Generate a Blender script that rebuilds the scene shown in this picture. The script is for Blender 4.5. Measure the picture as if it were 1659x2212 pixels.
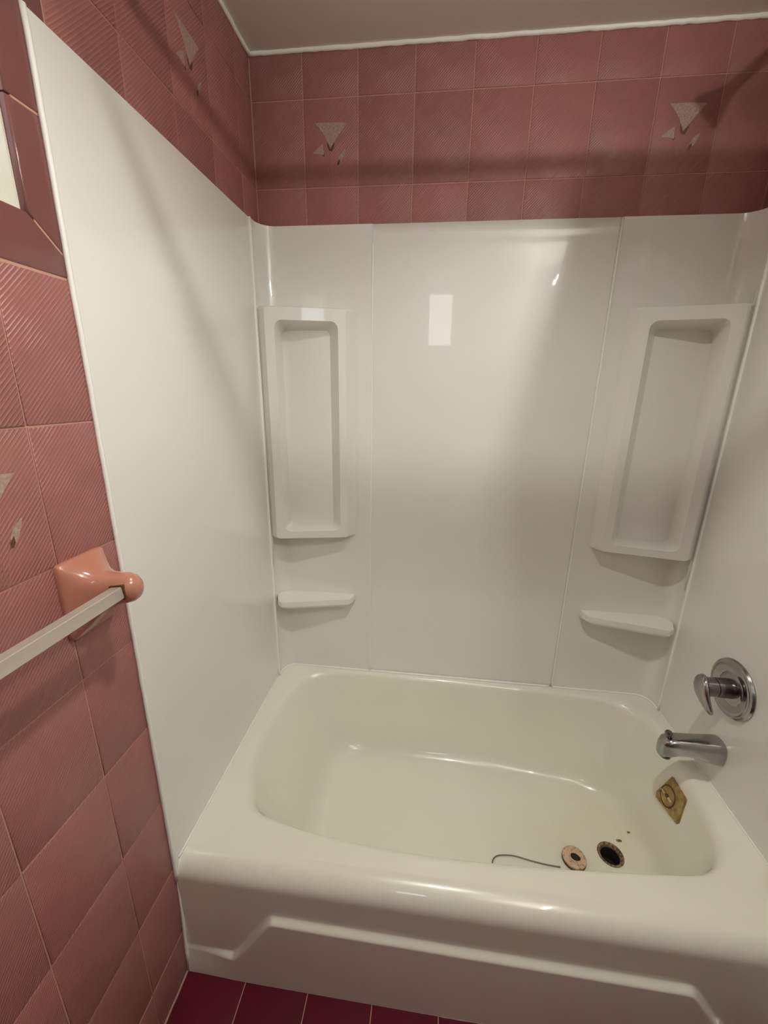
import bpy, bmesh, math, random
from mathutils import Vector, Matrix
random.seed(4)
for o in list(bpy.data.objects): bpy.data.objects.remove(o)
S = bpy.context.scene
COL = S.collection
PI = math.pi

# ---------------------------------------------------------------- dimensions (metres)
L, W, H, P, C = 1.3716, 0.7385, 0.3467, 1.8556, 2.2636   # tub length, alcove depth, tub height, panel top, ceiling
PT = 0.004                                               # wall panel thickness
YF = -1.75                                               # wall behind the camera
XR = L                                                   # right wall, in one plane with the tub end
# ---------------------------------------------------------------- camera
yaw, pitch, roll = -0.1119, -0.2834, 0.0162
F = Vector((math.sin(yaw)*math.cos(pitch), math.cos(yaw)*math.cos(pitch), math.sin(pitch)))
r0 = Vector((math.cos(yaw), -math.sin(yaw), 0)); u0 = r0.cross(F)
rr = r0*math.cos(roll) + u0*math.sin(roll); uu = -r0*math.sin(roll) + u0*math.cos(roll)
cam = bpy.data.cameras.new('camera'); camo = bpy.data.objects.new('camera', cam); COL.objects.link(camo)
cam.sensor_fit = 'VERTICAL'; cam.sensor_height = 36; cam.sensor_width = 27
cam.lens = 889.4357*36/2212; cam.clip_start = 0.01
camo.matrix_world = Matrix(((rr.x, uu.x, -F.x, 0.54243), (rr.y, uu.y, -F.y, -0.62307), (rr.z, uu.z, -F.z, 1.39104), (0, 0, 0, 1)))
S.camera = camo
# ---------------------------------------------------------------- world, light, exposure
wd = bpy.data.worlds.new('world'); S.world = wd; wd.use_nodes = True
wd.node_tree.nodes['Background'].inputs[0].default_value = (0.75, 0.85, 1, 1)
wd.node_tree.nodes['Background'].inputs[1].default_value = 0.4
S.view_settings.view_transform = 'Standard'; S.view_settings.look = 'None'
S.view_settings.gamma = 1; S.view_settings.use_curve_mapping = False
S.view_settings.exposure = 0.0
BULB_VANITY = 1100.0      # radiance of the small vanity bulbs
BULB_CEIL = 1040.0        # radiance of the recessed ceiling lamp
WARM = (1.0, 0.985, 0.905)

# ---------------------------------------------------------------- materials
def sr(r, g, b):
    f = lambda c: (c/255/12.92) if c/255 <= .04045 else ((c/255+.055)/1.055)**2.4
    return (f(r), f(g), f(b))
def mat(name, col, rough=.5, metal=0, spec=.5, coat=0, coat_rough=.03, emit=None, estr=0, trans=0):
    m = bpy.data.materials.new(name); m.use_nodes = True
    b = m.node_tree.nodes['Principled BSDF']
    b.inputs['Base Color'].default_value = (*col, 1); b.inputs['Roughness'].default_value = rough
    b.inputs['Metallic'].default_value = metal; b.inputs['Specular IOR Level'].default_value = spec
    b.inputs['Coat Weight'].default_value = coat; b.inputs['Coat Roughness'].default_value = coat_rough
    b.inputs['Transmission Weight'].default_value = trans
    if emit:
        b.inputs['Emission Color'].default_value = (*emit, 1); b.inputs['Emission Strength'].default_value = estr
    return m
class NT:
    def __init__(s, m): s.t = m.node_tree; s.b = s.t.nodes['Principled BSDF']
    def n(s, ty, **kw):
        x = s.t.nodes.new(ty)
        for k, v in kw.items(): setattr(x, k, v)
        return x
    def l(s, a, b): s.t.links.new(a, b)
    def math(s, op, a, b=None):
        x = s.n('ShaderNodeMath', operation=op)
        for i, v in enumerate((a, b)):
            if v is None: continue
            if isinstance(v, (int, float)): x.inputs[i].default_value = v
            else: s.l(v, x.inputs[i])
        return x.outputs[0]
    def noise(s, scale, detail=2, coord='Object', rough=.5):
        tc = s.n('ShaderNodeTexCoord'); x = s.n('ShaderNodeTexNoise'); x.inputs['Scale'].default_value = scale
        x.inputs['Detail'].default_value = detail; x.inputs['Roughness'].default_value = rough
        s.l(tc.outputs[coord], x.inputs['Vector']); return x.outputs['Fac']
    def ramp(s, fac, stops):
        x = s.n('ShaderNodeValToRGB'); e = x.color_ramp.elements
        while len(e) > 1: e.remove(e[-1])
        e[0].position = stops[0][0]; e[0].color = (*stops[0][1], 1)
        for p, c in stops[1:]:
            k = e.new(p); k.color = (*c, 1)
        s.l(fac, x.inputs[0]); return x.outputs[0]
    def bump(s, h, strength, dist):
        x = s.n('ShaderNodeBump'); x.inputs['Strength'].default_value = strength; x.inputs['Distance'].default_value = dist
        s.l(h, x.inputs['Height']); s.l(x.outputs[0], s.b.inputs['Normal']); return x
def mul(c, k): return tuple(min(1, v*k) for v in c)

TILE_C = (0.332, 0.134, 0.121)
def tile_material(name, ridges, base=TILE_C, rough=.42, var=.10):
    m = mat(name, base, rough, spec=.5); t = NT(m)
    info = t.n('ShaderNodeObjectInfo')
    tint = t.ramp(info.outputs['Random'], [(0, mul(base, 1-var)), (.5, base), (1, mul(base, 1+var))])
    cl = t.noise(9, 3)
    mx = t.n('ShaderNodeMix', data_type='RGBA', blend_type='MULTIPLY'); mx.inputs[0].default_value = .5
    t.l(tint, mx.inputs[6]); t.l(t.ramp(cl, [(.3, (.82, .8, .8)), (.7, (1.1, 1.08, 1.06))]), mx.inputs[7])
    col = mx.outputs[2]
    if ridges:
        tc = t.n('ShaderNodeTexCoord'); sp = t.n('ShaderNodeSeparateXYZ'); t.l(tc.outputs['Object'], sp.inputs[0])
        w = t.n('ShaderNodeTexNoise'); w.inputs['Scale'].default_value = 60; t.l(tc.outputs['Object'], w.inputs['Vector'])
        d = t.math('SUBTRACT', sp.outputs[0], sp.outputs[1])
        d = t.math('ADD', d, t.math('MULTIPLY', w.outputs['Fac'], .0012))
        s = t.math('SINE', t.math('MULTIPLY', d, 2*PI/.0072))
        k = t.math('POWER', t.math('MULTIPLY', t.math('ADD', s, 1.0), .5), 2.5)
        brk = t.ramp(t.noise(25, 2), [(.35, (.35,)*3), (.6, (1,)*3)])
        k2 = t.math('MULTIPLY', k, brk)
        m2 = t.n('ShaderNodeMix', data_type='RGBA'); t.l(t.math('MULTIPLY', k2, .34), m2.inputs[0])
        t.l(col, m2.inputs[6]); m2.inputs[7].default_value = (*mul(base, 1.75), 1)  # ridge lines painted lighter, like light catching the relief
        col = m2.outputs[2]
        t.bump(k2, .8, .0008)
    else:
        t.bump(t.noise(14, 2), .06, .002)
    t.l(col, t.b.inputs['Base Color'])
    return m
def white_gloss(name, col, rough=.33, coat=.8, stain=0):
    m = mat(name, col, rough, spec=.5, coat=coat, coat_rough=.022); t = NT(m)
    n = t.noise(2.2, 2)
    c = t.ramp(n, [(.3, mul(col, .965)), (.7, mul(col, 1.02))])
    if stain:
        g = t.n('ShaderNodeTexCoord'); mp = t.n('ShaderNodeMapping'); t.l(g.outputs['Object'], mp.inputs[0])
        mp.inputs['Location'].default_value = (-1.13, -.42, -.1); 
        gr = t.n('ShaderNodeTexGradient', gradient_type='SPHERICAL'); mp2 = t.n('ShaderNodeMapping')
        mp2.inputs['Scale'].default_value = (3.6, 4.4, 5); t.l(mp.outputs[0], mp2.inputs[0]); t.l(mp2.outputs[0], gr.inputs[0])
        f = t.math('MULTIPLY', gr.outputs['Fac'], t.ramp(t.noise(7, 3), [(.3, (.2,)*3), (.65, (1,)*3)]))
        mx = t.n('ShaderNodeMix', data_type='RGBA'); t.l(t.math('MULTIPLY', f, .75), mx.inputs[0])
        t.l(c, mx.inputs[6]); mx.inputs[7].default_value = (.70, .66, .43, 1); c = mx.outputs[2]
    t.l(c, t.b.inputs['Base Color'])
    bn = t.n('ShaderNodeBump'); bn.inputs['Strength'].default_value = .02; bn.inputs['Distance'].default_value = .01
    t.l(t.noise(5, 1), bn.inputs['Height']); t.l(bn.outputs[0], t.b.inputs['Coat Normal'])
    return m

M = {}
M['tile'] = tile_material('pink_ribbed_tile', True)
M['tile_smooth'] = tile_material('pink_smooth_tile', False, mul(TILE_C, .62), rough=.22)
M['grout'] = mat('salmon_grout', (.52, .30, .22), .8)
M['floor_tile'] = tile_material('burgundy_floor_tile', False, (.10, .007, .017), .45, .08)
M['floor_tile'].node_tree.nodes['Principled BSDF'].inputs['Specular IOR Level'].default_value = .2
M['floor_grout'] = mat('floor_grout', (.42, .26, .20), .85)
M['panel'] = white_gloss('white_surround_plastic', (.86, .84, .785))
M['tub'] = white_gloss('white_tub_enamel', (.86, .845, .74), .25, 1.0, stain=1)
M['caulk'] = mat('white_caulk', (.93, .915, .86), .4)
M['ceil'] = mat('ceiling_paint', (.76, .71, .64), .9)
t = NT(M['ceil']); t.bump(t.noise(120, 2), .15, .002)
M['jamb'] = mat('cream_paint', (.74, .70, .59), .5)
M['holder'] = mat('salmon_ceramic', (.50, .21, .145), .18, coat=.6)
M['chrome'] = mat('worn_chrome', (.40, .395, .39), .16, 1)
t = NT(M['chrome']); t.l(t.ramp(t.noise(60, 3), [(.35, (.13,)*3), (.7, (.27,)*3)]), t.b.inputs['Roughness'])
M['chrome_dark'] = mat('dark_chrome', (.20, .19, .185), .22, 1)
M['brass'] = mat('tarnished_brass', (.44, .29, .12), .38, .75)
t = NT(M['brass']); t.l(t.ramp(t.noise(70, 3), [(.3, (.27, .165, .06)), (.7, (.52, .36, .16))]), t.b.inputs['Base Color'])
M['brass_bright'] = mat('light_brass', (.72, .56, .32), .4, .5)  # brighter than the plate so the overflow levers stand out
M['brass_groove'] = mat('brass_groove', (.10, .045, .015), .6, .2)
M['rust'] = mat('rusty_metal', (.20, .12, .06), .7, .2)
t = NT(M['rust']); t.l(t.ramp(t.noise(160, 4), [(.35, (.07, .035, .018)), (.55, (.30, .20, .11)), (.75, (.40, .31, .2))]), t.b.inputs['Base Color'])
M['black'] = mat('plain_black', (.012, .007, .005), .8)  # black inside the drain throat and at the stopper's centre
M['peach'] = mat('peach_plastic', (.62, .43, .28), .6)
t = NT(M['peach']); t.l(t.ramp(t.noise(170, 3), [(.30, (.10, .06, .03)), (.40, (.58, .40, .26)), (.7, (.68, .49, .33))]), t.b.inputs['Base Color'])
M['wire'] = mat('dark_wire', (.20, .18, .155), .5, .6)
M['acrylic'] = mat('clear_acrylic', (.78, .72, .64), .22, spec=.6, trans=.55)
M['petal'] = mat('pale_petal_glaze', (.42, .29, .245), .45)
t = NT(M['petal']); t.l(t.ramp(t.noise(220, 2), [(.35, (.34, .215, .18)), (.65, (.47, .33, .285))]), t.b.inputs['Base Color'])
M['calyx'] = mat('brown_calyx_glaze', (.12, .045, .02), .5)
M['stem'] = mat('stem_glaze', (.36, .17, .135), .5)
M['wall_paint'] = mat('side_wall_paint', (.42, .40, .37), .6)
M['wall_dull'] = mat('room_wall_paint', (.22, .21, .195), .6)
M['bulb'] = mat('vanity_bulb_glass', (1, 1, 1), .3, emit=WARM, estr=BULB_VANITY)
M['bulb2'] = mat('ceiling_bulb_glass', (1, 1, 1), .3, emit=WARM, estr=BULB_CEIL)
M['pane'] = mat('frosted_pane', (.8, .85, .9), .4, emit=(.86, .93, 1), estr=1.2)
M['pane_glow'] = mat('added_pane_glow', (.8, .85, .9), .4, emit=(.80, .90, 1), estr=4.5)  # glow of the added pane behind the camera
M['curtain'] = mat('pale_curtain_cloth', (.55, .50, .45), .7)
M['cutoff_baffle'] = mat('dark_lamp_baffle', (.08, .08, .08), .5)

# ---------------------------------------------------------------- mesh helpers
def link(name, me, m, parent=None, loc=None, rot=None, smooth=None):
    o = bpy.data.objects.new(name, me); COL.objects.link(o)
    if m and not me.materials: me.materials.append(m)
    if loc: o.location = loc
    if rot: o.rotation_euler = rot
    if parent: o.parent = parent
    if smooth is not None:
        me.polygons.foreach_set('use_smooth', [True]*len(me.polygons))
        if smooth < 180: me.set_sharp_from_angle(angle=math.radians(smooth))
    return o
def mesh(verts, faces, fix=True):
    me = bpy.data.meshes.new('mesh'); me.from_pydata([tuple(v) for v in verts], [], faces); me.update()
    if fix:
        b = bmesh.new(); b.from_mesh(me); bmesh.ops.remove_doubles(b, verts=b.verts, dist=1e-6)
        bmesh.ops.recalc_face_normals(b, faces=b.faces); b.to_mesh(me); b.free()
    return me
def tag(o, label, cat, group=None, kind=None):
    o['label'] = label
    if cat: o['category'] = cat
    if group: o['group'] = group
    if kind: o['kind'] = kind
    return o
def empty(name, loc=(0, 0, 0)):
    o = bpy.data.objects.new(name, None); COL.objects.link(o); o.location = loc; o.empty_display_size = .05; return o
class B:
    def __init__(s): s.v = []; s.f = []
    def box(s, x0, x1, y0, y1, z0, z1):
        n = len(s.v)
        s.v += [(x, y, z) for z in (z0, z1) for y in (y0, y1) for x in (x0, x1)]
        s.f += [tuple(n+i for i in q) for q in ((0, 2, 3, 1), (4, 5, 7, 6), (0, 1, 5, 4), (2, 6, 7, 3), (0, 4, 6, 2), (1, 3, 7, 5))]
        return s
    def grid(s, rows, closed=False):
        n = len(s.v); k = len(rows[0])
        for r in rows: s.v += [tuple(p) for p in r]
        for i in range(len(rows)-1):
            for j in range(k if closed else k-1):
                a = n+i*k+j; b = n+i*k+(j+1) % k; s.f.append((a, b, b+k, a+k))
        return s
    def cap(s, ring):
        n = len(s.v); s.v += [tuple(p) for p in ring]; s.f.append(tuple(range(n, n+len(ring)))); return s
    def tube(s, pts, rad, seg=10, caps=True):
        pts = [Vector(p) for p in pts]; rad = rad if isinstance(rad, (list, tuple)) else [rad]*len(pts)
        up = None; rings = []
        for i, p in enumerate(pts):
            d = (pts[min(i+1, len(pts)-1)] - pts[max(i-1, 0)]).normalized()
            if up is None: up = Vector((0, 0, 1)) if abs(d.z) < .9 else Vector((1, 0, 0))
            a = d.cross(up).normalized(); up = a.cross(d)
            rings.append([p + (a*math.cos(2*PI*j/seg) + up*math.sin(2*PI*j/seg))*rad[i] for j in range(seg)])
        s.grid(rings, True)
        if caps: s.cap(rings[0]); s.cap(rings[-1])
        return s
    def lathe(s, prof, origin, axis, seg=32, start_cap=True, end_cap=True):
        # prof: (radius, distance along axis)
        o = Vector(origin); a = Vector(axis).normalized(); t = Vector((0, 0, 1)) if abs(a.z) < .9 else Vector((1, 0, 0))
        x = a.cross(t).normalized(); y = a.cross(x)
        rings = [[o + a*h + (x*math.cos(2*PI*j/seg) + y*math.sin(2*PI*j/seg))*r for j in range(seg)] for r, h in prof]
        s.grid(rings, True)
        if start_cap: s.cap(rings[0])
        if end_cap: s.cap(rings[-1])
        return s
    def me(s): return mesh(s.v, s.f)
def bez(p0, p1, p2, n):
    return [tuple((1-t)**2*a + 2*t*(1-t)*b + t*t*c for a, b, c in zip(p0, p1, p2)) for t in (i/n for i in range(n+1))]
def smoothstep(a, b, x):
    t = max(0, min(1, (x-a)/(b-a))); return t*t*(3-2*t)
def bevel_obj(o, w, seg=2):
    md = o.modifiers.new('bevel', 'BEVEL'); md.width = w; md.segments = seg; md.limit_method = 'ANGLE'; md.angle_limit = math.radians(40); return o

# ---------------------------------------------------------------- tiles
_tm = {}
def tile_me(w, h, t, m, bev=.0016):
    k = (round(w, 4), round(h, 4), t, m.name)
    if k not in _tm:
        a, b = w/2, h/2; rings = []
        for ins, z in ((0, -t), (0, -bev), (bev*.35, -bev*.3), (bev*1.2, 0)):
            rings.append([(-a+ins, -b+ins, z), (a-ins, -b+ins, z), (a-ins, b-ins, z), (-a+ins, b-ins, z)])
        g = B(); g.grid(rings, True); g.cap(rings[-1])
        me = g.me(); me.materials.append(m)
        me.polygons.foreach_set('use_smooth', [True]*len(me.polygons)); me.set_sharp_from_angle(angle=math.radians(50))
        _tm[k] = me
    return _tm[k]
G = .0022     # grout joint width
ROT_BACK = (PI/2, 0, 0); ROT_LEFT = (PI/2, 0, PI/2); ROT_RIGHT = (PI/2, 0, -PI/2); ROT_FRONT = (PI/2, 0, PI)
def place_tile(parent, pos, rot, w, h, m, t=.006):
    jit = random.uniform(-.0004, .0004)
    o = link('tile', tile_me(w-G, h-G, t, m), None, parent)
    n = Matrix.Identity(3); 
    o.rotation_euler = rot
    d = o.rotation_euler.to_matrix() @ Vector((0, 0, jit))
    o.location = Vector(pos) + d
    return o
def flower(tile):
    # calla lilies printed on the tile, in the tile's own plane (local x right, y up)
    def poly(name, pts, m, z=.0003):
        b = B(); n = len(pts)
        top = [(x, y, z) for x, y in pts]; bot = [(x, y, -.001) for x, y in pts]
        b.grid([bot, top], True); b.cap(top)
        return link(name, b.me(), m, tile)
    def curve(a, b_, c, n=6): return bez(a, b_, c, n)
    cx, cy = -.0765, -.1015       # offsets: tile lower-left corner
    P_ = lambda x, y: (cx+x, cy+y)
    big = curve(P_(.0315, .149), P_(.063, .151), P_(.1205, .1465), 5)
    big += curve(P_(.1205, .1465), P_(.098, .122), P_(.0745, .090), 5)[1:]
    big += curve(P_(.0745, .090), P_(.058, .128), P_(.0315, .149), 5)[1:-1]
    poly('flower_petal', big, M['petal'])
    poly('flower_calyx', [P_(.0655, .106), P_(.0745, .089), P_(.085, .109), P_(.0865, .098), P_(.080, .083), P_(.072, .084), P_(.066, .093)], M['calyx'], .0002)
    poly('flower_petal', [P_(.023, .080), P_(.037, .091), P_(.054, .1035), P_(.0535, .088), P_(.056, .075), P_(.040, .0785)], M['petal'])
    poly('flower_calyx', [P_(.049, .0765), P_(.056, .080), P_(.0585, .0745), P_(.0555, .071)], M['calyx'], .0002)
    poly('flower_petal', [P_(.096, .0635), P_(.103, .077), P_(.1165, .0865), P_(.1155, .079), P_(.107, .062), P_(.099, .053)], M['petal'])
    poly('flower_calyx', [P_(.0935, .0505), P_(.0945, .058), P_(.101, .066), P_(.1015, .056), P_(.097, .050)], M['calyx'], .0004)
    b = B()
    for pts in (bez((cx+.077, cy+.084, 0), (cx+.079, cy+.045, 0), (cx+.078, cy+.004, 0), 6), bez((cx+.095, cy+.051, 0), (cx+.084, cy+.03, 0), (cx+.082, cy+.004, 0), 6), bez((cx+.057, cy+.072, 0), (cx+.071, cy+.04, 0), (cx+.074, cy+.004, 0), 6)):
        b.tube([(x, y, -.0002) for x, y, z in pts], .0008, 6)
    link('flower_stem', b.me(), M['stem'], tile)

# ---------------------------------------------------------------- structure
def struct(name, me, m, label, smooth=None): return tag(link(name, me, m, smooth=smooth), label, None, kind='structure')
wb = struct('wall_back', B().box(-.12, L+.7, W+.0018, W+.1, 0, C).me(), M['grout'], 'pink tiled back wall above the white tub surround')
ZR = [0.0, .130, .332, .5336, .734, .934, 1.1355, 1.3385, 1.5415, 1.745, 1.951, 2.157, C]
XJ = [0.0005] + [.1474+.1534*k for k in range(8)] + [L]
for j in range(9, 12):
    for i in range(len(XJ)-1):
        z0, z1 = ZR[j], ZR[j+1]
        tl = place_tile(wb, ((XJ[i]+XJ[i+1])/2, W, (z0+z1)/2), ROT_BACK, XJ[i+1]-XJ[i], z1-z0, M['tile'])
        if j == 10 and i in (1, 7): flower(tl)
# left wall with a window opening
WY0, WY1, WZ0, WZ1 = -.47, -.052, 1.613, 2.02
b = B()
wo = .010     # the wall stops a little outside the casing's inner edge
for (y0, y1, z0, z1) in ((YF, WY0-wo, 0, C), (WY1+wo, W+.1, 0, C), (WY0-wo, WY1+wo, 0, WZ0-wo), (WY0-wo, WY1+wo, WZ1+wo, C)):
    b.box(-.12, -.0018, y0, y1, z0, z1)
wl = struct('wall_left', b.me(), M['grout'], 'pink tiled left wall with a towel bar and a small window')
YJ = [-.1184+.1525*k for k in range(-10, 6)] + [W]
YJ[0] = max(YJ[0], YF)
CW = .086      # casing width around the window
for j in range(12):
    for i in range(len(YJ)-1):
        y0, y1, z0, z1 = YJ[i], YJ[i+1], ZR[j], ZR[j+1]
        if y0 > .02 and z1 < P-.02: continue                      # behind the white panel
        if y1 > WY0-CW+.01 and y0 < .02 and z0 > 1.54 and z0 < WZ1: continue        # window and its tile casing
        tl = place_tile(wl, (0, (y0+y1)/2, (z0+z1)/2), ROT_LEFT, y1-y0, z1-z0, M['tile'])
        if (j == 10 and abs(y0-.339) < .02) or (j == 6 and abs(y0+.2709) < .02): flower(tl)
def casing(pts):                                               # a smooth flat tile with a rounded front edge; pts in (y, z)
    n = len(pts); c = Vector((sum(p[0] for p in pts)/n, sum(p[1] for p in pts)/n))
    rings = []
    for ins, x in ((.0011, -.012), (.0011, -.003), (.0019, -.001), (.0042, .0)):
        r = []
        for i in range(n):
            p = Vector(pts[i]); a = (Vector(pts[i-1])-p).normalized(); d = (Vector(pts[(i+1) % n])-p).normalized()
            bis = (a+d); s = abs(a.x*d.y-a.y*d.x); q = p + bis/s*ins; r.append((x, q.x, q.y))
        rings.append(r)
    bb = B(); bb.grid(rings, True); bb.cap(rings[-1]); bb.cap(rings[0])
    return link('tile', bb.me(), M['tile_smooth'], wl, smooth=50)
yo, zo = .034, 1.5425
casing([(WY1, WZ0), (yo, zo), (yo, 1.740), (WY1, 1.740)])
casing([(WY1, 1.740), (yo, 1.740), (yo, 1.945), (WY1, 1.945)])
casing([(WY1, 1.945), (yo, 1.945), (yo, WZ1+.075), (WY1, WZ1)])
casing([(WY1, WZ1), (yo, WZ1+.075), (-.26, WZ1+.075), (-.26, WZ1)])
casing([(-.26, WZ1), (-.26, WZ1+.075), (WY0-CW, WZ1+.075), (WY0, WZ1)])
casing([(-.26, WZ0), (-.26, zo), (yo, zo), (WY1, WZ0)])
casing([(WY0, WZ0), (WY0-CW, zo), (-.26, zo), (-.26, WZ0)])
for z0, z1 in ((WZ0, 1.74), (1.74, 1.945)):
    casing([(WY0-CW, z0 if z0 > WZ0 else zo), (WY0, z0), (WY0, z1), (WY0-CW, z1)])
casing([(WY0-CW, 1.945), (WY0, 1.945), (WY0, WZ1), (WY0-CW, WZ1+.075)])
# window
w1 = empty('window_1', (0, 0, 0)); tag(w1, 'small window set into the pink tiled left wall', None, kind='structure')
b = B(); d0, d1 = -.115, -.0105
b.box(d0, d1, WY1-.002, WY1+.012, WZ0-.012, WZ1+.012).box(d0, d1, WY0-.012, WY0+.002, WZ0-.012, WZ1+.012)
b.box(d0, d1, WY0+.002, WY1-.002, WZ0-.012, WZ0+.002).box(d0, d1, WY0+.002, WY1-.002, WZ1-.002, WZ1+.012)
link('window_jamb', b.me(), M['jamb'], w1)
b = B(); 
for y0, y1, z0, z1 in ((WY0, WY0+.03, WZ0, WZ1), (WY1-.03, WY1, WZ0, WZ1), (WY0, WY1, WZ0, WZ0+.03), (WY0, WY1, WZ1-.03, WZ1)): b.box(-.11, -.085, y0, y1, z0, z1)
link('window_frame', b.me(), M['jamb'], w1)
link('pane', B().box(-.10, -.096, WY0+.02, WY1-.02, WZ0+.02, WZ1-.02).me(), M['pane'], w1)
# right-hand (plumbing) wall, the rest of the room
wr = struct('wall_right', B().box(L+.0018, L+.1, YF, W+.0016, 0, C).me(), M['wall_paint'], 'plumbing wall at the right end of the tub, tiled above the panel')
for j in range(9, 12):
    for i in range(len(YJ)-1):
        y0, y1, z0, z1 = YJ[i], YJ[i+1], ZR[j], ZR[j+1]
        if y0 > -.02: place_tile(wr, (L, (y0+y1)/2, (z0+z1)/2), ROT_RIGHT, y1-y0, z1-z0, M['tile'])
wf = struct('wall_front', B().box(-.12, .44, YF-.1, YF, 0, C).box(.66, XR+.1, YF-.1, YF, 0, C).box(.44, .66, YF-.1, YF, 0, 1.78).box(.44, .66, YF-.1, YF, 2.21, C).me(), M['wall_dull'], 'dull grey painted wall facing the tub, with an added glowing pane')
w2 = empty('added_pane'); tag(w2, 'added glowing pane in the unseen wall facing the tub', None, kind='structure')  # added pane, stands in for an unknown source of the bluish panel reflection
link('pane', B().box(.44, .66, YF-.06, YF-.055, 1.78, 2.21).me(), M['pane_glow'], w2)
b = B().box(.44, .455, YF-.055, YF-.01, 1.78, 2.21).box(.645, .66, YF-.055, YF-.01, 1.78, 2.21).box(.455, .645, YF-.055, YF-.01, 1.78, 1.795).box(.455, .645, YF-.055, YF-.01, 2.195, 2.21)
link('window_frame', b.me(), M['jamb'], w2)
struct('ceiling', B().box(-.12, XR+.1, YF-.1, W+.1, C, C+.08).me(), M['ceil'], 'plain grey-beige painted ceiling')
fl = struct('floor', B().box(-.12, XR+.1, YF-.1, W+.1, -.08, -.0018).me(), M['floor_grout'], 'dark burgundy tiled bathroom floor')
FX = [0.0] + [.1526+.156*k for k in range(12)]; FY = [-.009-.156*k for k in range(9)]
for i in range(len(FX)-1):
    for j in range(len(FY)-1):
        place_tile(fl, ((FX[i]+FX[i+1])/2, (FY[j]+FY[j+1])/2, 0), (0, 0, 0), FX[i+1]-FX[i], FY[j]-FY[j+1], M['floor_tile'])
# rough caulk line where the tiles meet the ceiling
def wobble(a, b_, n, amp): return [Vector(a).lerp(Vector(b_), i/n) + Vector([random.uniform(-amp, amp) for _ in range(3)]) for i in range(n+1)]
struct('trim_1', B().tube(wobble((0, W-.002, C-.002), (L+.02, W-.002, C-.002), 90, .0009), .0058, 8).me(), M['caulk'], 'rough white caulk line between ceiling and back wall tiles', 180)
struct('trim_2', B().tube(wobble((.002, -.5, C-.002), (.002, W, C-.002), 80, .0009), .0058, 8).me(), M['caulk'], 'rough white caulk line between ceiling and left wall tiles', 180)
struct('trim_3', B().tube(wobble((.001, -.6, .0), (.001, -.012, .0), 60, .0004), .0028, 8).me(), M['floor_grout'], 'pale grout line between left wall and floor', 180)

# ---------------------------------------------------------------- bathtub
tub = empty('bathtub', (0, 0, 0)); tag(tub, 'white enamel alcove bathtub with a raised-panel apron', 'bathtub')
OPEN = [(.093, .203), (.062, .288), (.052, .43), (.084, .614), (.14, .682), (.278, .707), (.528, .713), (.871, .709), (1.114, .699), (1.248, .678), (1.307, .612), (1.319, .504),
        (1.316, .362), (1.292, .235), (1.263, .174), (1.222, .141), (1.136, .125), (.852, .104), (.661, .097), (.498, .097), (.325, .108), (.173, .133), (.118, .159)]
BOT = [(.235, .26), (.225, .40), (.225, .53), (.26, .62), (.33, .645), (.52, .642), (.75, .634), (.95, .615), (1.117, .592), (1.205, .540), (1.235, .44), (1.235, .32), (1.215, .225), (1.15, .175), (.95, .165), (.66, .163), (.42, .165), (.29, .19)]
CEN = Vector((.70, .40)); NA = 192
def spline(pts, per=14):
    out = []; n = len(pts)
    for i in range(n):
        p0, p1, p2, p3 = (Vector(pts[(i+k-1) % n]) for k in range(4))
        for s in range(per):
            t = s/per
            out.append(.5*((2*p1) + (-p0+p2)*t + (2*p0-5*p1+4*p2-p3)*t*t + (-p0+3*p1-3*p2+p3)*t**3))
    return out
def radial(poly, ang):
    d = Vector((math.cos(ang), math.sin(ang))); best = None
    for i in range(len(poly)):
        a = poly[i]-CEN; e = poly[(i+1) % len(poly)]-CEN; s = e-a
        den = d.x*s.y - d.y*s.x
        if abs(den) < 1e-12: continue
        t = (a.x*s.y - a.y*s.x)/den; u = (a.x*d.y - a.y*d.x)/den
        if t > 0 and -1e-6 <= u <= 1+1e-6: best = t if best is None else max(best, t)
    return best
so, sb = spline(OPEN), spline(BOT)
Y0 = .046; YB = W-PT+.0005
rect = [Vector((.0035, Y0)), Vector((L-.0035, Y0)), Vector((L-.0035, YB)), Vector((.0035, YB))]
angs = [-PI+2*PI*i/NA for i in range(NA)] + [math.atan2((p-CEN).y, (p-CEN).x) for p in rect]
angs = sorted(angs); angs = [a for i, a in enumerate(angs) if i == 0 or a-angs[i-1] > 1e-4]
ZF = .062
profs = []
for a in angs:
    d = Vector((math.cos(a), math.sin(a))); ro, rb, rx = radial(so, a), radial(sb, a), radial(rect, a)
    lead = min(.020, (rx-ro)*.7)
    pr = [(rx, H), (ro+lead+(rx-ro-lead)*.5, H)]
    drop = min(.026, lead*1.5)
    wx, wz = rb-ro, ZF-H; wl_ = math.hypot(wx, wz)
    top_end = (ro+wx/wl_*drop, H+wz/wl_*drop)
    pr += bez((ro+lead, H), (ro, H), top_end, 6)
    rfil = .060
    bot_start = (rb-wx/wl_*rfil, ZF-wz/wl_*rfil); bot_end = (rb-rfil*.9, ZF)
    for k in range(1, 7):
        q = k/7; pr.append((top_end[0]+(bot_start[0]-top_end[0])*q, top_end[1]+(bot_start[1]-top_end[1])*q))
    pr += bez(bot_start, (rb, ZF), bot_end, 9)
    profs.append([(CEN.x+d.x*r_, CEN.y+d.y*r_, z) for r_, z in pr])
DR = Vector((1.137, .357)); DRR = .0335
rings = [[profs[i][k] for i in range(len(profs))] for k in range(len(profs[0]))]
g = B(); g.grid(rings, True)
bm = bmesh.new(); bm.from_mesh(g.me())
bm.verts.ensure_lookup_table()
floor_edges = [e for e in bm.edges if e.is_boundary and all(abs(v.co.z-ZF) < 1e-5 for v in e.verts)]
cv = [bm.verts.new((DR.x+DRR*math.cos(2*PI*i/40), DR.y+DRR*math.sin(2*PI*i/40), ZF)) for i in range(40)]
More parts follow.
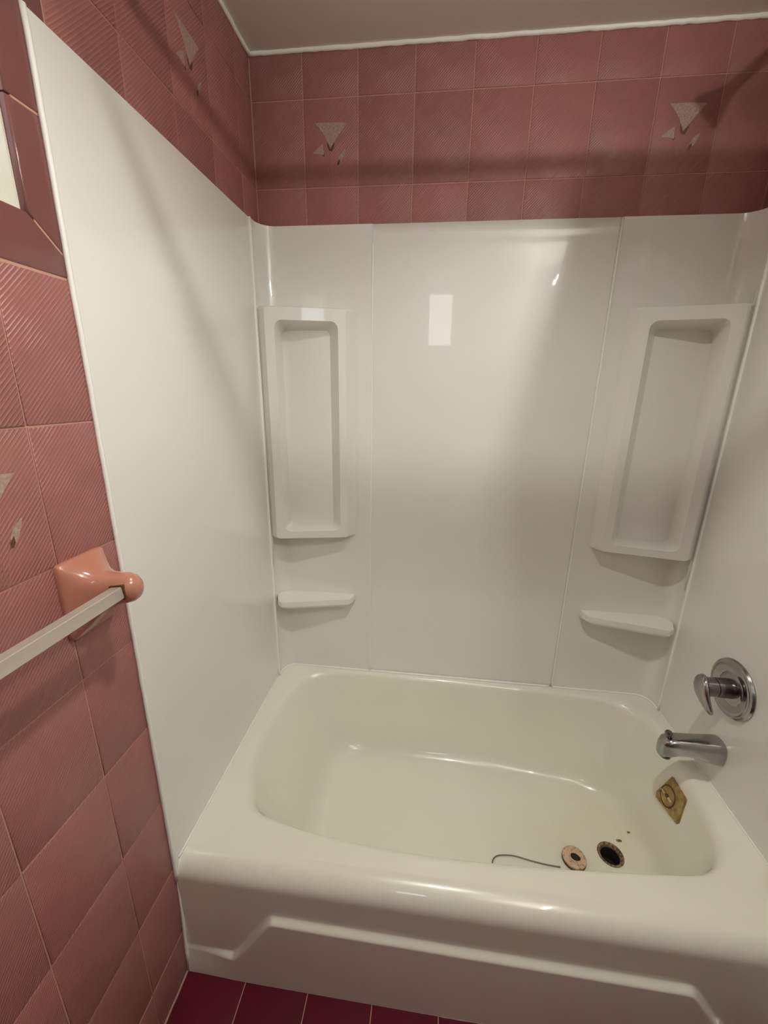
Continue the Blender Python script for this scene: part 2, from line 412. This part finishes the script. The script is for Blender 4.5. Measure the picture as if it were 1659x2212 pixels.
ce = [bm.edges.new((cv[i], cv[(i+1) % 40])) for i in range(40)]
bmesh.ops.triangle_fill(bm, use_beauty=True, use_dissolve=False, edges=floor_edges+ce)
# rolled front edge and apron
NXA = 320
def zline(x):
    up = smoothstep(.120, .232, x)*(1-smoothstep(1.120, 1.245, x))
    lin = max(0, min(1, (x-.122)/(.228-.122), (1.245-x)/(1.245-1.135)))
    return .076 + (.222-.076)*(.5*up+.5*lin) - .010*max(0, x-.23)*(x < 1.2)
def apron_rows():
    rows = []
    arc = 12; R = Y0
    for k in range(arc+1):
        a = PI/2*k/arc; rows.append([(R-R*math.sin(a)*1.06, H-R*(1-math.cos(a))) for _ in range(NXA+1)])
    ztop = H-R; nz = 150
    for k in range(1, nz+1):
        z = ztop*(1-k/nz); row = []
        for i in range(NXA+1):
            x = .0035+(L-.007)*i/NXA
            bulge = -.0125*(1-smoothstep(zline(x)-.008, zline(x)+.008, z)) 
            taper = smoothstep(.03, .16, x)*smoothstep(.03, .14, L-x)
            base = -.0028 - .004*(1-z/ztop) + .006*math.exp(-((z-ztop+.04)/.03)**2)*0
            row.append((base + bulge*(.18+.82*taper) - .008*(1-z/ztop)*(1-taper)*smoothstep(.3, .0, z/ztop), z))
        rows.append(row)
    return [[(.0035+(L-.007)*i/NXA, y, z) for i, (y, z) in enumerate(r_)] for r_ in rows]
g2 = B(); g2.grid(apron_rows()); me2 = g2.me()
bm.from_mesh(me2)
bmesh.ops.remove_doubles(bm, verts=bm.verts, dist=1e-6)
bmesh.ops.recalc_face_normals(bm, faces=bm.faces)
me = bpy.data.meshes.new('tub_shell'); bm.to_mesh(me); bm.free()
# make sure the deck looks up
up = sum(p.normal.z for p in me.polygons if abs(p.center.z-H) < 1e-4)
if up < 0: me.flip_normals()
shell = link('tub_shell', me, M['tub'], tub, smooth=60)
ap_n = [p for p in me.polygons if p.center.y < .0 and .1 < p.center.z < .2]
if ap_n and sum(p.normal.y for p in ap_n) > 0:
    bm = bmesh.new(); bm.from_mesh(me); bmesh.ops.reverse_faces(bm, faces=[f for f in bm.faces if f.calc_center_median().y < Y0-1e-4]); bm.to_mesh(me); bm.free()
# drain (part of the tub)
dr = empty('drain', (DR.x, DR.y, ZF)); dr.parent = tub
g = B(); g.lathe([(DRR+.0035, .0002), (DRR+.0028, .0020), (DRR, .0028), (DRR-.003, .0012), (DRR-.0055, -.003), (DRR-.0068, -.008)], (0, 0, 0), (0, 0, 1), 40, False, False)
link('drain_ring', g.me(), M['rust'], dr, smooth=60)
g = B(); g.lathe([(DRR-.0060, -.0045), (DRR-.008, -.05), (.001, -.0505)], (0, 0, 0), (0, 0, 1), 32, False, True)
link('drain_throat', g.me(), M['black'], dr, smooth=50)
# overflow plate on the sloping end of the basin
zs = [(.431, .302), (.446, .224), (.437, .212), (.341, .229), (.335, .240), (.357, .303)]
OA = Vector((1.2985, 0, .28)); 
def ow(y, z, off): 
    n = Vector((-1, 0, .28)).normalized(); return Vector((OA.x+.28*(z-.28), y, z)) + n*off
ov = empty('overflow_plate', (0, 0, 0)); ov.parent = tub
bp = [[ow(y, z, -.008) for y, z in zs], [ow(y, z, .004) for y, z in zs]]
cy_, cz_ = .39, .256
bp.append([ow(cy_+(y-cy_)*.94, cz_+(z-cz_)*.94, .0068) for y, z in zs])
g = B(); g.grid(bp, True); g.cap(bp[-1]); link('plate', g.me(), M['brass'], ov, smooth=30)
def circ(y, z, r_, n, off): return [ow(y+r_*math.cos(2*PI*i/n), z+r_*math.sin(2*PI*i/n)*.96, off) for i in range(n)]
oy, oz = .404, .255
g = B(); pts = circ(oy, oz, .0292, 32, .0070); g.tube(pts+[pts[0], pts[1]], .0013, 6); link('groove_ring', g.me(), M['brass_groove'], ov)
g = B(); g.grid([circ(oy, oz, .0275, 32, .006), circ(oy, oz, .0265, 32, .0082), circ(oy, oz, .015, 32, .0092)], True); g.cap(circ(oy, oz, .015, 32, .0092)); link('lever_disc', g.me(), M['brass'], ov, smooth=40)
g = B(); pts = circ(oy, oz+.001, .0055, 12, .0093); g.grid([pts, circ(oy, oz+.001, .0045, 12, .0125)], True); g.cap(circ(oy, oz+.001, .0045, 12, .0125)); link('screw', g.me(), M['brass_groove'], ov)
for dy in (-1, 1):
    g = B(); g.tube([ow(oy+dy*.008, oz-.001*dy, .010), ow(oy+dy*.024, oz-.002*dy, .0102)], [.0036, .0026], 8); link('lever', g.me(), M['brass_bright'], ov, smooth=40)

# loose things lying in the tub
st = empty('drain_stopper', (1.021, .326, ZF)); tag(st, 'peach plastic stopper disc with dark centre lying in the tub', 'stopper')
g = B(); g.lathe([(.028, 0.0), (.0315, .002), (.033, .010), (.0325, .0135), (.030, .0155), (.012, .0152), (.0095, .0135)], (0, 0, 0), (0, 0, 1), 40, True, True); o = link('disc', g.me(), M['peach'], st, smooth=40)
g = B(); g.lathe([(.0332, .0005), (.0337, .004), (.0334, .009)], (0, 0, 0), (0, 0, 1), 40, False, False); link('dark_side_band', g.me(), M['brass_groove'], st, smooth=60)  # dark band round the disc's side
g = B(); g.lathe([(.0115, .012), (.0120, .0162), (.008, .0172), (.002, .0170)], (0, 0, 0), (0, 0, 1), 16, True, True); o = link('hole', g.me(), M['black'], st, (.002, -.002, 0), smooth=50); o.scale = (1.15, .8, 1); o.rotation_euler = (0, 0, -.7)
st.rotation_euler = (0, 0, .3)
g = B(); pts = [(.778, .286, ZF+.0025), (.785, .300, ZF+.0035), (.803, .310, ZF+.003), (.845, .314, ZF+.0025), (.897, .306, ZF+.0025), (.942, .301, ZF+.0025), (.975, .300, ZF+.0025)]
sp = []
for i in range(len(pts)-1):
    p0, p1, p2, p3 = (Vector(pts[max(0, min(len(pts)-1, i+k-1))]) for k in range(4))
    for s in range(6):
        t_ = s/6; sp.append(.5*((2*p1)+(-p0+p2)*t_+(2*p0-5*p1+4*p2-p3)*t_*t_+(-p0+3*p1-3*p2+p3)*t_**3))
g.tube(sp+[Vector(pts[-1])], .0017, 8)
tag(link('wire_rod', g.me(), M['wire'], smooth=60), 'thin dark bent wire lying in the tub near the stopper', 'wire')
for (x, y, s, lab) in ((1.178, .402, .012, 'larger brown rust flake on the tub floor beside the drain'), (1.215, .425, .006, 'tiny brown rust flake below the overflow plate')):
    g = B(); n = 9; rs = [random.uniform(.5, 1) for _ in range(n)]
    top = [(x+s*rs[i]*math.cos(2*PI*i/n), y+s*.4*rs[i]*math.sin(2*PI*i/n), ZF+.0012) for i in range(n)]
    g.grid([[(a, b_, ZF-.0004) for a, b_, c_ in top], top], True); g.cap(top)
    zz = .0 if x < 1.2 else .0105
    tag(link('rust_flake', g.me(), M['rust'], loc=(0, 0, zz)), lab, 'rust flake', 'rust flakes in the tub')

# ---------------------------------------------------------------- tub surround
def tube_obj(name, pts, r_, parent, m='caulk', seg=8): 
    return link(name, B().tube(pts, r_, seg).me(), M[m], parent, smooth=180)
ZB = H+.0008
SEAM = W-.078      # corner pieces start here on the end walls
# flat left panel
lp = link('surround_panel', B().box(.0002, PT, 0.0, SEAM+.004, H-.05, P).me(), M['panel']); bevel_obj(lp, .0012, 2)
tag(lp, 'flat white plastic wall panel covering the left wall above the tub', 'wall panel', 'tub surround panels')
tube_obj('caulk_bead', wobble((.0022, -.0022, ZB-.055), (.0022, -.0022, P+.001), 60, .0003), .0042, lp)
tube_obj('caulk_bead', wobble((.0045, .012, ZB), (.0045, SEAM, ZB), 40, .0003), .0028, lp)
# flat right panel
rp = link('surround_panel', B().box(L-PT, L-.0002, -.03, SEAM+.004, ZB, P).me(), M['panel']); bevel_obj(rp, .0012, 2)
tag(rp, 'flat white plastic wall panel behind the faucet on the right wall', 'wall panel', 'tub surround panels')
tube_obj('caulk_bead', wobble((L-.0045, .0, ZB), (L-.0045, SEAM, ZB), 40, .0003), .0028, rp)
# back centre panel, with a faint crease shaped along the curtain's shadow edge
SX0, SX1 = .343, 1.017
def xc(z): return .896 + (z-1.848)*.177
rows = []
for k in range(60):
    z = H-.012+(P-H+.012)*k/59; row = []
    for i in range(81):
        x = SX0-.012+(SX1-SX0+.024)*i/80
        c_ = xc(z); k_ = .010; off = k_*(SX1-c_)*smoothstep(.36, 1.0, z)
        s0 = (x-SX0)/(c_-SX0); s1 = (SX1-x)/(SX1-c_)
        q = min(s0, s1); soft = .02
        f = -soft*math.log(math.exp(-s0/soft)+math.exp(-s1/soft)) if abs(s0-s1) < .6 else q
        lefty = max(0, min(1, f)); 
        if s0 < s1: lefty = min(lefty, 1)*.55+.45*smoothstep(0, .35, s0)*min(1, lefty*1.0+.0) if s0 < .999 else lefty
        row.append((x, W-.0035-off*max(0, lefty), z))
    rows.append(row)
g = B(); g.grid(rows); cme = g.me()
if sum(p.normal.y for p in cme.polygons) > 0: cme.flip_normals()
cp = link('surround_panel', cme, M['panel'], smooth=180)
md = cp.modifiers.new('solid', 'SOLIDIFY'); md.thickness = .003; md.offset = -1
tag(cp, 'wide flat white centre panel on the back wall of the tub', 'wall panel', 'tub surround panels')
tube_obj('caulk_bead', wobble((SX0, W-.0070, ZB+.0015), (SX1, W-.0070, ZB+.0015), 60, .0004), .0044, cp)
# corner pieces with niche and shelf
def corner_piece(mirror, label):
    fx = (lambda p: (L-p[0], p[1], p[2])) if mirror else (lambda p: p)
    root = empty('corner_caddy', fx((.03, W-.03, H))); tag(root, label, 'shower caddy', 'moulded corner caddies')
    inv = Vector(root.location)
    def add(name, g, m='panel', smooth=50, flip=False):
        me = mesh([tuple(Vector(fx(v))-inv) for v in g.v], g.f)
        return link(name, me, M[m], root, smooth=smooth)
    R = .050; t = PT+.0025
    prof = [(t-.003, SEAM-.004), (t, SEAM), (t, SEAM+.01)]
    prof += [(t+R-R*math.cos(a), W-t-R+R*math.sin(a)) for a in [PI/2*i/10 for i in range(11)]]
    prof += [(t+R+(SX0-t-R)*i/8, W-t) for i in range(1, 9)] + [(SX0+.002, W-t+.003)]
    z0 = ZB+.0
    rows = []
    for z in [z0+(P-z0)*k/30 for k in range(31)]: rows.append([(x, y, z) for x, y in prof])
    g = B(); g.grid(rows)
    back = [[(x*.4 if y < W-.05 else x, W-.0006 if y > W-.05 else y, z) for x, y in prof] for z in (z0, P)]
    top = [(x, y, P) for x, y in prof]; hid = [(max(.0006, x-.004) if y < W-.06 else max(.0006, x-.003), min(W-.0006, y+.004) , P) for x, y in prof]
    g.grid([top, hid])
    sh = add('corner_panel', g, smooth=30)
    # path along the wall, for what sits on it
    pl = [Vector(p) for p in prof[1:-1]]; ln = [0]
    for i in range(1, len(pl)): ln.append(ln[-1]+(pl[i]-pl[i-1]).length)
    def along(s):
        for i in range(1, len(pl)):
            if s <= ln[i]: return pl[i-1].lerp(pl[i], (s-ln[i-1])/(ln[i]-ln[i-1]))
        return pl[-1]
    # niche
    A, Bp = Vector((.038, .637)), Vector((.273, .688))
    zt, zb = 1.626, .909
    def rrect(u0_, u1_, v0, v1, rad, ns=7):
        out = []
        for cx_, cy_2, a0 in ((u1_-rad, v1-rad, 0), (u0_+rad, v1-rad, PI/2), (u0_+rad, v0+rad, PI), (u1_-rad, v0+rad, 1.5*PI)):
            for i in range(ns+1):
                a = a0+PI/2*i/ns; out.append((cx_+rad*math.cos(a), cy_2+rad*math.sin(a)))
        # subdivide long sides
        res = []
        for i in range(len(out)):
            p, q = Vector(out[i]), Vector(out[(i+1) % len(out)]); res.append(p)
            if (q-p).length > .05:
                for k in range(1, 6): res.append(p.lerp(q, k/6))
        return res
    wf_ = (Bp-A).length; du = (Bp-A)/wf_; nrm = Vector((-du.y, du.x))          # nrm points to the wall
    def face(u, v, dep): q = A+du*u+nrm*dep; return (q.x, q.y, v)
    outer = rrect(0, wf_, zb, zt, .010)
    s_lo, s_hi = .008, None
    tot = ln[-1]; s_hi = tot-(SX0-.292)
    def wallpt(u, v):
        s = s_lo+(s_hi-s_lo)*(u/wf_); q = along(s); vv = zb-.002 if v < zb+.05 else v
        f = (v-zb)/(zt-zb); vz = v+(f-.5)*.012
        return (q.x, q.y, vz)
    op = rrect(.029, wf_-.025, .935, 1.590, .022)
    g = B()
    outer2 = [(wf_/2+(u-wf_/2)*.985, (zb+zt)/2+(v-(zb+zt)/2)*.995) for u, v in outer]
    rings = [[wallpt(u, v) for u, v in outer], [face(u, v, .0025) for u, v in outer], [face(u, v, .0) for u, v in outer2]]
    g.grid(rings, True)
    ringf = [rings[-1], [face(u, v, .0) for u, v in op]]
    g.grid(ringf, True)
    opi = [(wf_/2+(u-wf_/2)*.985, 1.2575+(v-1.2575)*.996) for u, v in op]
    ix = rrect(.062, .214, .942, 1.570, .016)
    bk = [(x, .7185+.004*(x-.062)/.15, v) for x, v in ix]
    mid = [tuple(Vector(face(*opi[i], .003)).lerp(Vector(bk[i]), .85)) for i in range(len(op))]
    inner2 = [(.138+(x-.138)*.80, .7235, 1.256+(v-1.256)*.955) for x, v in ix]
    g.grid([ringf[-1], [face(u, v, .003) for u, v in opi], mid, bk, inner2], True)
    g.cap(inner2)
    add('niche', g, smooth=38)
    # shelf
    zt2, th = .672, .020
    rear = [along(.030+(tot-(SX0-.287)-.030)*i/14) for i in range(15)]
    front = [Vector((.282, .706)), Vector((.273, .690)), Vector((.042, .634)), Vector((.024, .648))]
    outl = rear+front
    def ins(pts, k):
        c_ = Vector((.14, W)); return [p+(c_-p)*k for p in pts]
    bot1 = [(p.x, p.y, zt2-th) for p in outl]
    sl = rear+ins(front, .10)
    g = B(); g.grid([[(p.x, p.y, zt2-th-.010) for p in sl], bot1, [(p.x, p.y, zt2-.0025) for p in outl], [(p.x, p.y, zt2) for p in rear+ins(front, .012)]], True)
    g.cap([(p.x, p.y, zt2) for p in rear+ins(front, .012)]); g.cap([(p.x, p.y, zt2-th-.010) for p in sl])
    add('shelf', g, smooth=30)
    # caulk along the seams
    g = B(); g.tube(wobble((.0055, SEAM-.001, ZB), (.0055, SEAM-.001, P), 60, .0003), .0042, 8); add('caulk_bead', g, 'caulk', 180)
    g = B(); g.tube(wobble((SX0+.001, W-.006, ZB), (SX0+.001, W-.006, P-.002 if mirror else P-.05), 60, .0002), .0034 if mirror else .0024, 8); add('caulk_bead', g, 'caulk', 180)
    g = B(); g.tube([(x+.001, y-.0015, ZB+.001) for x, y in prof[1:-1]], .0038, 8); add('caulk_bead', g, 'caulk', 180)
    # ribs beside the niche
    for yy, rr_ in ((SEAM+.010, .0034), (SEAM+.021, .0032)):
        g = B(); g.tube([(.0062, yy, .80 if yy < SEAM+.02 else .88), (.0085, yy, .92), (.0085, yy, 1.60), (.006, yy, 1.66)], rr_, 8); add('rib', g, 'panel', 180)
    return root
corner_piece(False, 'white moulded corner caddy with niche and shelf in the corner farthest from the faucet')
corner_piece(True, 'white moulded corner caddy with niche and shelf in the corner nearest the faucet')
# caulk down the tub's front left edge
tube_obj('caulk_bead', [(.003, .03, H-.002), (.0028, .012, H-.014), (.0025, .001, H-.045), (.0025, -.003, .2), (.0028, -.012, .06), (.003, -.0145, .0)], .0036, tub)
tube_obj('caulk_bead', wobble((.0, -.0135, .0005), (L, -.0200, .0005), 80, .0005), .0030, tub)

# ---------------------------------------------------------------- faucet fittings
XW = L-PT
vy, vz = .397, .650
v = empty('shower_valve', (XW, vy, vz)); tag(v, 'round chrome shower valve plate with a lever handle on the right wall', 'faucet')
g = B(); g.lathe([(.078, 0), (.079, .003), (.0765, .0085), (.072, .011), (.069, .0105), (.066, .0125), (.060, .0125), (.052, .0085), (.044, .007), (.040, .009), (.033, .010)], (0, 0, 0), (-1, 0, 0), 56, False, True); link('plate', g.me(), M['chrome'], v, smooth=35)
g = B(); g.lathe([(.026, .008), (.0255, .030), (.025, .046), (.0235, .0465), (.0235, .048), (.025, .0485), (.0245, .066), (.022, .078)], (0, 0, 0), (-1, 0, 0), 36, False, True); link('sleeve', g.me(), M['chrome_dark'], v, smooth=35)
# lever: rounded blade that drops from the sleeve's end towards the room
lev = []
ax0 = Vector((-.079, .012, .030)); ax1 = Vector((-.070, -.046, -.052))
dl = (ax1-ax0).normalized(); n1 = Vector((-1, 0, 0)); n1 = (n1-dl*n1.dot(dl)).normalized(); n2 = dl.cross(n1)
for s_, wv, th, bow in ((0, .004, .003, -.002), (.03, .013, .007, 0), (.10, .021, .010, .003), (.22, .026, .012, .006), (.36, .027, .012, .008), (.50, .0245, .0105, .009), (.64, .0205, .009, .008), (.78, .016, .0075, .006), (.90, .012, .006, .003), (.97, .008, .0045, .001), (1, .003, .002, 0)):
    c_ = ax0.lerp(ax1, s_) + n1*bow
    lev.append([c_+n2*wv*math.cos(2*PI*j/24)+n1*th*math.sin(2*PI*j/24) for j in range(24)])
g = B(); g.grid(lev, True); g.cap(lev[0]); g.cap(lev[-1]); link('lever', g.me(), M['chrome'], v, smooth=60)
# tub spout
sy, sz = .385, .458
sp_ = empty('tub_spout', (XW, sy, sz)); tag(sp_, 'chrome tub spout with a diverter knob below the shower valve', 'spout')
secs = [(0, .0, .031, .035), (.004, .0, .033, .0365), (.018, .001, .0325, .0355), (.05, .004, .029, .031), (.085, .007, .0265, .0265), (.112, .008, .0255, .0245), (.130, .006, .0245, .0255), (.144, .002, .021, .024), (.152, -.003, .014, .018), (.1545, -.006, .006, .009)]
rings = []
for d, oz_, hw, hh in secs:
    ring = []
    for j in range(28):
        a = 2*PI*j/28; cs, sn = math.cos(a), math.sin(a)
        e = .72
        y_ = hw*math.copysign(abs(cs)**e, cs); z_ = hh*math.copysign(abs(sn)**e, sn)
        if d > .10 and sn < -.3: z_ -= .010*smoothstep(.10, .125, d)
        ring.append((-d, y_, oz_+z_))
    rings.append(ring)
g = B(); g.grid(rings, True); g.cap(rings[0]); g.cap(rings[-1]); link('spout_body', g.me(), M['chrome'], sp_, smooth=50)
g = B(); g.lathe([(.0055, .028), (.0055, .037), (.0085, .0375), (.0092, .043), (.007, .0465), (.003, .047)], (-.134, 0, 0), (-.08, 0, 1), 20, True, True); link('diverter_knob', g.me(), M['chrome_dark'], sp_, smooth=40)
g = B(); g.lathe([(.0135, -.0375), (.0135, -.0325), (.011, -.0322)], (-.132, 0, 0), (0, 0, 1), 24, False, True); link('outlet_rim', g.me(), M['chrome_dark'], sp_, smooth=40)

# ---------------------------------------------------------------- towel bar on the left wall
tb = empty('towel_bar', (0, -.083, 1.075)); tag(tb, 'clear acrylic towel bar on a salmon ceramic holder on the left wall', 'towel bar')
def sq(x, cy2, cz2, hw, hh, e, n=40):
    out = []
    for j in range(n):
        a = 2*PI*j/n; cs, sn = math.cos(a), math.sin(a)
        out.append((x, cy2+hw*math.copysign(abs(cs)**e, cs), cz2+hh*math.copysign(abs(sn)**e, sn)))
    return out
# local coordinates relative to (0,-.083,1.075)
HY, HZ = 0.0, 0.0
def holder(name, y):
    rings = [sq(0, y, 0, .0445, .0635, .12), sq(.005, y, 0, .0450, .064, .13), sq(.0085, y, 0, .0435, .0625, .16), sq(.014, y, .0, .040, .0585, .32), sq(.024, y, .001, .0335, .049, .5),
             sq(.036, y, .004, .027, .038, .7), sq(.05, y, .008, .0225, .030, .85), sq(.064, y, .012, .0205, .0262, .95), sq(.078, y, .014, .0200, .0250, 1), sq(.088, y, .0145, .0178, .0222, 1), sq(.095, y, .0145, .0130, .0162, 1), sq(.099, y, .0145, .006, .0075, 1)]
    g = B(); g.grid(rings, True); g.cap(rings[0]); g.cap(rings[-1]); return link(name, g.me(), M['holder'], tb, smooth=50)
holder('ceramic_holder', 0.0)
holder('ceramic_holder', -.55)
BX, BZ, BR = .0755, .0145, .0125
def barring(y, k=1): return [(BX+BR*k*math.cos(a), y, BZ+BR*k*math.sin(a)) for a in (math.radians(q+d) for q in (52, 142, 232, 322) for d in (-38, -33, 33, 38))]
def barsec(y, s=.0095, bev=.0012, ang=math.radians(8)):
    pts = [(s-bev, s), (-s+bev, s), (-s, s-bev), (-s, -s+bev), (-s+bev, -s), (s-bev, -s), (s, -s+bev), (s, s-bev)]
    return [(BX+x*math.cos(ang)-z*math.sin(ang), y, BZ+x*math.sin(ang)+z*math.cos(ang)) for x, z in pts]
rs = [barsec(-.016), barsec(-.54)]
g = B(); g.grid(rs, True); g.cap(rs[0]); g.cap(rs[-1]); link('bar', g.me(), M['acrylic'], tb, smooth=30)
g = B(); o_, i_ = barsec(-.0208, .0116), barsec(-.0208, .0096); g.grid([barsec(-.013, .0116), o_, i_, barsec(-.013, .0096)], True); link('socket_rim', g.me(), M['brass_groove'], tb)

# ---------------------------------------------------------------- shower rod, shower head, lamps (above and behind the picture)
rod = empty('shower_rod', (L/2, -.015, 2.04)); tag(rod, 'straight chrome shower curtain rod above the front of the tub', 'shower rod')
link('rod', B().tube([(-L/2+.004, 0, 0), (L/2-.004, 0, 0)], .0115, 20).me(), M['chrome'], rod, smooth=40)
for sgn in (-1, 1):
    link('flange', B().lathe([(.028, 0), (.028, .004), (.018, .012), (.014, .022)], (sgn*L/2, 0, 0), (-sgn, 0, 0), 28).me(), M['chrome'], rod, smooth=40)
sh = empty('overhead_shower', (L, .39, 2.19)); tag(sh, 'chrome shower head on a bent arm high on the right wall', 'shower')
link('arm', B().tube([(0, 0, 0), (-.03, 0, 0), (-.07, 0, -.025), (-.12, 0, -.07)], .0105, 14).me(), M['chrome'], sh, smooth=60)
link('head', B().lathe([(.012, 0), (.014, .012), (.022, .03), (.034, .05), (.035, .06), (.030, .063)], (-.115, 0, -.066), (-.72, 0, -.69), 28).me(), M['chrome'], sh, smooth=40)
link('flange', B().lathe([(.03, 0), (.03, .003), (.016, .010)], (0, 0, 0), (-1, 0, 0), 24).me(), M['chrome'], sh, smooth=40)
# curtain gathered at the right end of the rod and thrown up over it
sc = empty('shower_curtain', (1.19, -.015, 2.04)); tag(sc, 'pale gathered shower curtain hanging over the right end of the rod', 'shower curtain')
rows = []
for k in range(30):
    q = k/29; z = -.012 - .92*q; row = []
    xl = 1.092 - .165*min(q, .47) + .13*max(0, q-.47); xr = 1.335
    for i in range(121):
        s_ = i/120; x = xl+(xr-xl)*s_
        y = (.012+.022*q)*math.sin(s_*2*PI*8.5+.6*math.sin(3*q)) + .006*math.sin(s_*37+q*3)
        row.append((x-1.19, y, z + (.05*s_*q)))
    rows.append(row)
o = link('curtain_cloth', B().grid(rows).me(), M['curtain'], sc, smooth=180)
md = o.modifiers.new('solid', 'SOLIDIFY'); md.thickness = .002
for k in range(8):
    x = 1.105+.028*k-1.19
    pts = [(x, .0175*math.cos(2*PI*i/20), -.003+.0175*math.sin(2*PI*i/20)) for i in range(22)]
    link('curtain_ring', B().tube(pts, .0018, 8).me(), M['chrome'], sc, smooth=180)
vl = empty('vanity_light', (L, -.84, 2.10)); vl.rotation_euler = (0, 0, PI/2); tag(vl, 'chrome vanity light bar with four small bulbs on the right wall', 'wall lamp')
o = link('back_plate', B().box(-.25, .25, 0, .025, -.05, .05).me(), M['chrome'], vl); bevel_obj(o, .006)
for k in range(4):
    x = -.18+.12*k
    link('socket', B().lathe([(.022, .025), (.022, .05), (.018, .06)], (x, 0, 0), (0, 1, 0), 20).me(), M['chrome'], vl, smooth=40)
    g = B(); n = 12; g.lathe([(max(.0005, .013*math.sin(PI*i/n)), .072-.013*math.cos(PI*i/n)) for i in range(n+1)], (x, 0, 0), (0, 1, 0), 24, False, False)
    link('bulb', g.me(), M['bulb'], vl, smooth=180)
    cd = (.85, .98, 1.12, 1.28)[k]
    link('light_cutoff_cup', B().lathe([(r_, z_*cd) for r_, z_ in ((.005, -.024), (.012, -.0225), (.0185, -.0175), (.019, -.0165), (.0115, -.0205), (.004, -.0215))], (x, .072, 0), (0, 0, 1), 24).me(), M['cutoff_baffle'], vl, smooth=40)  # added cups, keep direct bulb light off the apron and floor
cl = empty('ceiling_light', (.70, -.165, C)); tag(cl, 'small round ceiling downlight above the tub edge, its can added to limit the beam', 'ceiling lamp')
link('cutoff_baffle', B().lathe([(.066, 0), (.066, .047), (.062, .049), (.058, .047), (.057, .006)], (0, 0, 0), (0, 0, -1), 40, False, False).me(), M['cutoff_baffle'], cl, smooth=40)  # added can, depth shaped to keep lamp light off the upper walls
g = B(); g.cap([(.031*math.cos(-2*PI*i/32), .031*math.sin(-2*PI*i/32), -.009) for i in range(32)])
link('lamp_disc', g.me(), M['bulb2'], cl)
